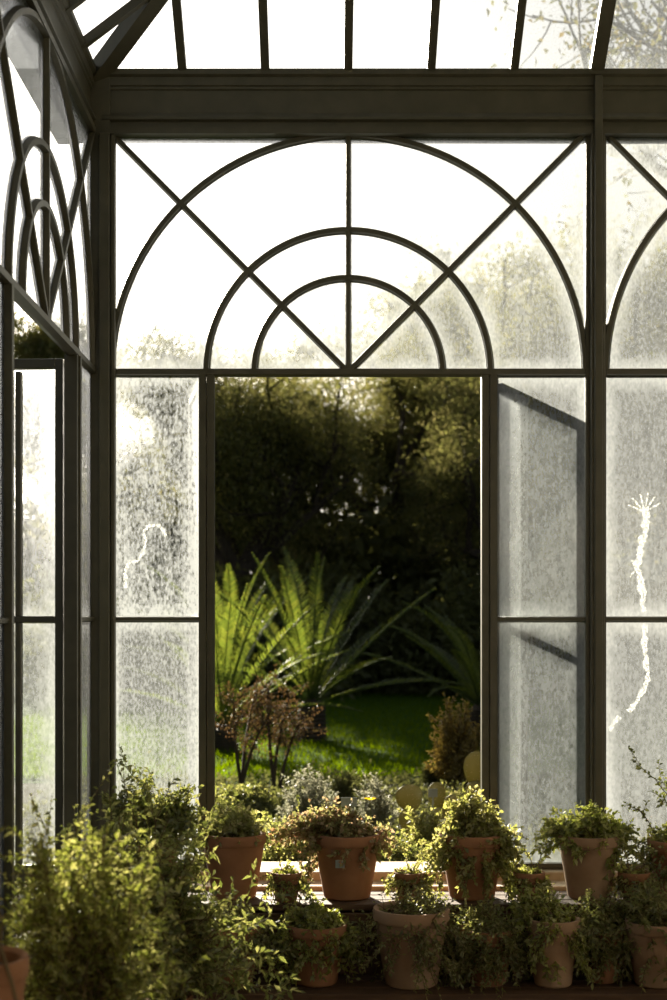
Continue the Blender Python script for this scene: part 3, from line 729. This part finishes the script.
garden_plant('shrub', 'low green plant at the sill behind the spreading succulent', 'shrub', 290, 895,
    dict(seed=52, stems=70, base_r=.12, rx=.22, ry=.12, h=.38, droop=.04, leaf=.018, wd=.55, gap=.010, twigs=4), 'olive', group=GB)
# yellow flowering sprig
p = gpt(370, 860); t = thing('flower', 'single yellow flower on a thin stem behind the succulent', 'flower', p)
zt = at(370, 800, p.y).z - ZG
MB().tube([(0,0,0),(.01,0,zt*.5),(0,0,zt)], .003, .002, 5).build('stem', M['green_stem'], t)
mb = MB()
for k in range(9):
    a = 2*PI*k/9; c, s_ = math.cos(a), math.sin(a)
    mb.add([(0,0,zt), (.02*c-.008*s_, .02*s_+.008*c, zt+.012), (.036*c, .036*s_, zt+.01), (.02*c+.008*s_, .02*s_-.008*c, zt+.012)], [(0,1,2,3)])
mb.build('petals', leaf_mat('yellow petal', [(.72,.60,.05),(.78,.66,.08)], .5), t)

# ---- prickly pears
def pad(parent, c, wd, h, rot, tilt, seed):
    """thick oval cactus pad standing on its narrow end"""
    mb = MB(); nu, nv = 14, 20; v = []
    for i in range(nu+1):
        th = PI*i/nu
        for j in range(nv):
            a = 2*PI*j/nv; z = .5-.5*math.cos(th); r = math.sin(th)*(.36+.16*z)/.5*.5
            v.append((wd*r*2*.55*math.cos(a), .022*math.sin(th)*math.sin(a), h*z))
    f = [(i*nv+j, i*nv+(j+1) % nv, (i+1)*nv+(j+1) % nv, (i+1)*nv+j) for i in range(nu) for j in range(nv)]
    mx = Matrix.Translation(c) @ Matrix.Rotation(rot, 4, 'Z') @ Matrix.Rotation(tilt, 4, 'Y')
    o = MB().add([mx @ Vector(q) for q in v], f).build('pad', M['cactus'], parent, smooth=True)
    sp = MB(); rnd = random.Random(seed)
    for _ in range(46):
        u = rnd.uniform(.2, .95); x = rnd.uniform(-1, 1)*wd*.45*math.sin(PI*u)**.5; sd = rnd.choice((-1, 1))
        q = mx @ Vector((x, sd*.015, h*u)); e = mx @ Vector((x+rnd.uniform(-.01,.01), sd*.034, h*u+rnd.uniform(-.004,.012)))
        sp.tube([q, e], .0009, .0003, 3)
    sp.build('spines', M['spine'], o)
def prickly_pear(px, py_top, Y, label, pads):
    b = at(px, py_top, Y); t = thing('prickly_pear', label, 'cactus', (b.x, Y, ZG), 0, 'prickly pears outside the sill')
    for k, (dx, dy, z, wd, h, rot, tilt) in enumerate(pads): pad(t, (dx, dy, z), wd, h, rot, tilt, k)
prickly_pear(410, 780, 2.0, 'prickly pear with one broad yellowish pad left of the pale blue label', [(0,0,-.01,.10,.17,.3,.05),(.0,0,.15,.11,.15,-.2,-.1),(.015,0,.28,.155,.15,.15,-.25)])
prickly_pear(438, 778, 2.1, 'prickly pear with reddish upright pad right of the pale blue label', [(0,0,-.01,.09,.17,.3,0),(0,0,.15,.10,.15,.5,.1),(0,0,.28,.12,.15,.5,-.12),(.04,.03,.2,.12,.17,-.2,.45)])
prickly_pear(478, 752, 2.3, 'tall prickly pear with large pale pads half behind the right jamb', [(0,0,-.01,.14,.24,.3,0),(0,0,.21,.15,.21,.4,-.1),(-.02,0,.38,.16,.2,.3,.1)])
prickly_pear(401, 836, .75, 'single small round cactus pad just above the sill', [(0,0,-.01,.07,.10,.2,0),(0,0,.08,.07,.10,.2,.05)])

# ---- trees
def tree_meshes(seed, h, crown_r, n_leaf, leaf=.1, lean=0, tr=.2, fork=.3, wd=.42, sg=.27):
    """trunk, limbs and twigs; leaves hang in loose clumps along the twigs inside a broad crown"""
    rng = np.random.default_rng(seed); st = MB(); tips = []
    zc0 = h*.60; hz = h*.40
    def grow(p, d, L, r, lev):
        k = 5; pts = [p]; q = p.copy(); dd = d.copy()
        for i in range(k):
            dd = unit(dd + rng.normal(0, .13, 3) + np.array([0, 0, .03])); q = q + dd*L/k; pts.append(q.copy())
        st.tube(pts, r, r*.62, 6 if lev < 2 else 4)
        if lev >= 2: tips.append((pts[-1], dd)); tips.append((pts[2], dd))
        if lev >= 4: return
        for c in range((6, 4, 3, 3)[lev]):
            a = rng.uniform(0, 2*PI); t0 = np.array(pts[rng.integers(2, k+1)] if lev else pts[rng.integers(4, k+1)])
            # aim at a random spot of the crown ellipsoid
            u = unit(rng.normal(size=3))*rng.uniform(.55, 1.0); tgt = np.array([u[0]*crown_r+lean*h*.5, u[1]*crown_r, zc0+u[2]*hz])
            if lev == 0:
                a = 2*PI*(c+rng.uniform(-.3, .3))/6; tgt = np.array([math.cos(a)*crown_r*.8+lean*h*.5, math.sin(a)*crown_r*.8, zc0+rng.uniform(-.5, .6)*hz])
                grow(t0, unit(tgt-t0), np.linalg.norm(tgt-t0)*.62, r*.55, 1)
            else:
                nd = unit(unit(tgt-t0)*.7+dd*.5+rng.normal(size=3)*.35); grow(t0, nd, (0, 1.5, 1.1, .7)[lev]*crown_r/3*rng.uniform(.7, 1.2), r*.55, lev+1)
    grow(np.array([0., 0, 0]), unit(np.array([lean, 0, 1.])), h*fork, tr, 0)
    T = np.array([t[0] for t in tips]); DD = np.array([t[1] for t in tips])
    idx = rng.integers(0, len(T), n_leaf)
    P = T[idx] + rng.normal(size=(n_leaf, 3))*np.array([sg, sg, sg*.5])
    V, Fc = leaf_blades(P, unit(DD[idx]*.4+rng.normal(size=(n_leaf, 3))), leaf, wd, rng, flat=.6)
    return st, V, Fc, P
TREES = {}
def make_tree(kind, loc, label, scale=1, rz=0, group=None, **kw):
    if kind not in TREES:
        lf = kw.pop('lf', 'tree'); st_, V, Fc, P = tree_meshes(**kw)
        t = thing('tree', label, 'tree', loc, rz, group)
        a = st_.build('trunk', M['bark'], t, smooth=False); mesh_np('crown', V, Fc, LF[lf], t)
        TREES[kind] = t; TREES[kind+'_h'] = P[:, 2].max()
    else:
        t = copy_tree(TREES[kind]); t.location = loc; t.rotation_euler = (0, 0, rz); t['label'] = label
    t.scale = (scale, scale, scale); return t
GT = 'dark trees beyond the lawn'
kA = dict(seed=61, h=7.6, crown_r=3.1, n_leaf=85000, leaf=.08)
kB = dict(seed=62, h=8.0, crown_r=3.2, n_leaf=85000, leaf=.08, lean=.3)
make_tree('A', (-1.75, 19.8, ZG), 'dark spreading tree filling the upper left of the opening', 1, 0, GT, **kA)
make_tree('B', (2.9, 20.5, ZG), 'dark tree with leaning trunk at the right of the opening', 1.03, .4, GT, **kB)
make_tree('A', (1.0, 25, ZG), 'dark tree deep behind the middle of the opening', 1.15, 2.0, GT)
make_tree('B', (-2.0, 28, ZG), 'dark tree far behind the large cycad on the left', 1.1, 4.0, GT)
make_tree('A', (6.8, 22, ZG), 'tree blurred behind the hazy right panes', 1.4, 1.0, GT)
make_tree('B', (10.6, 24, ZG), 'tree showing above the arch at the right edge', 1.35, 3.0, GT)
make_tree('A', (5.2, 30, ZG), 'far tree crown seen through the right of the fanlight', 1.62, 5.0, GT)
make_tree('D', (-10.4, 46, ZG), 'tall narrow far tree glimpsed above the open left casement', 1, .5, GT, seed=63, h=19.5, crown_r=2.6, n_leaf=42000, leaf=.22, sg=.4)
make_tree('A', (-6.5, 40, ZG), 'far tree behind the limescaled left pane', 1.05, 3.5, GT)
# airy tree close by on the right
make_tree('C', (3.3, 6.8, ZG), 'airy tree with sparse golden leaves at the upper right', 1, 0, None, seed=71, h=11.5, crown_r=2.3, n_leaf=3600, leaf=.075, lf='tree2', fork=.45, tr=.09, wd=.55, sg=.16)
# understory hedge shrubs
GH = 'dark bushes under the trees'
def bush(seed):
    rng = np.random.default_rng(seed); n = 9000
    a = rng.normal(size=(n, 3)); a = unit(a)*rng.uniform(.55, 1, n)[:, None]; a[:, 2] = np.abs(a[:, 2])
    lump = 1+.25*np.sin(a[:, 0]*5+seed)+.2*np.sin(a[:, 1]*6+a[:, 2]*5)
    return leaf_blades(a*lump[:, None]*np.array([1.5, 1.1, 1.5]), unit(a+rng.normal(size=(n, 3))), .14, .45, rng)
V, Fc = bush(5)
bt = None
for k, (x, y, s, lb) in enumerate([(-3.2,18.2,1.35,'dark bush under the trees behind the far dull cycad'), (-.9,18.8,1.45,'dark bush under the trees behind the large cycad'), (1.4,18.9,1.2,'dark bush at the lawn end in the middle of the opening'), (3.6,18.4,1.35,'dark bush at the lawn end behind the right cycad'),
                               (6.2,18.6,1.5,'dark bush behind the hazy right pane'), (9.5,19.5,1.7,'dark bush at the right edge behind the hazy glass'), (-5.6,27,1.2,'dark bush behind the limescaled left pane'), (0.2,25,3.0,'tall dark bush deep under the trees, middle of opening'), (4.2,26,2.3,'dark bush deep under the trees, right of opening'), (-6.6,36,3.2,'far bush low behind the limescaled left pane'), (-10.8,38,3.2,'far bush low behind the left casement')]):
    if bt is None:
        bt = thing('bush', lb, 'bush', (x, y, ZG), 0, GH); mesh_np('foliage', V, Fc, LF['hedge'], bt)
        mb = MB()
        for q in range(6):
            a = q*1.05; mb.tube([(0,0,0), (.3*math.cos(a), .3*math.sin(a), .5), (.7*math.cos(a), .6*math.sin(a), 1.1)], .04, .012, 5)
        mb.build('stems', M['bark'], bt); t = bt
    else:
        t = copy_tree(bt); t.location = (x, y, ZG); t['label'] = lb
    t.scale = (s, s, s); t.rotation_euler = (0, 0, k*1.3)

# ---- buildings far behind
def building(label, x0, x1, y0, y1, h, floors, cols):
    t = thing('building', label, 'building', ((x0+x1)/2, y0, ZG))
    w_ = x1-x0; mb = MB().box(-w_/2, w_/2, 0, y1-y0, 0, h).build('facade', M['facade'], t)
    MB().box(-w_/2-.2, w_/2+.2, -.2, y1-y0+.2, h, h+.5).build('parapet', M['roofing'], t)
    MB().box(-w_*.2, w_*.1, 2, 5, h+.5, h+2.6).build('roof_house', M['facade'], t)
    for i in range(floors):
        for j in range(cols):
            cx = -w_/2+w_*(j+.5)/cols; z = h*(i+.35)/floors
            MB().box(cx-.6, cx+.6, -.06, .02, z, z+1.5).build('window', M['pane_far'], t)
building('tall pale apartment block whose roofline shows through the fanlight', 4.4, 7.4, 64, 76, 17.0, 5, 3)
building('pale building glimpsed between trunks at the right of the opening', 9.9, 21, 58, 70, 14.5, 4, 5)
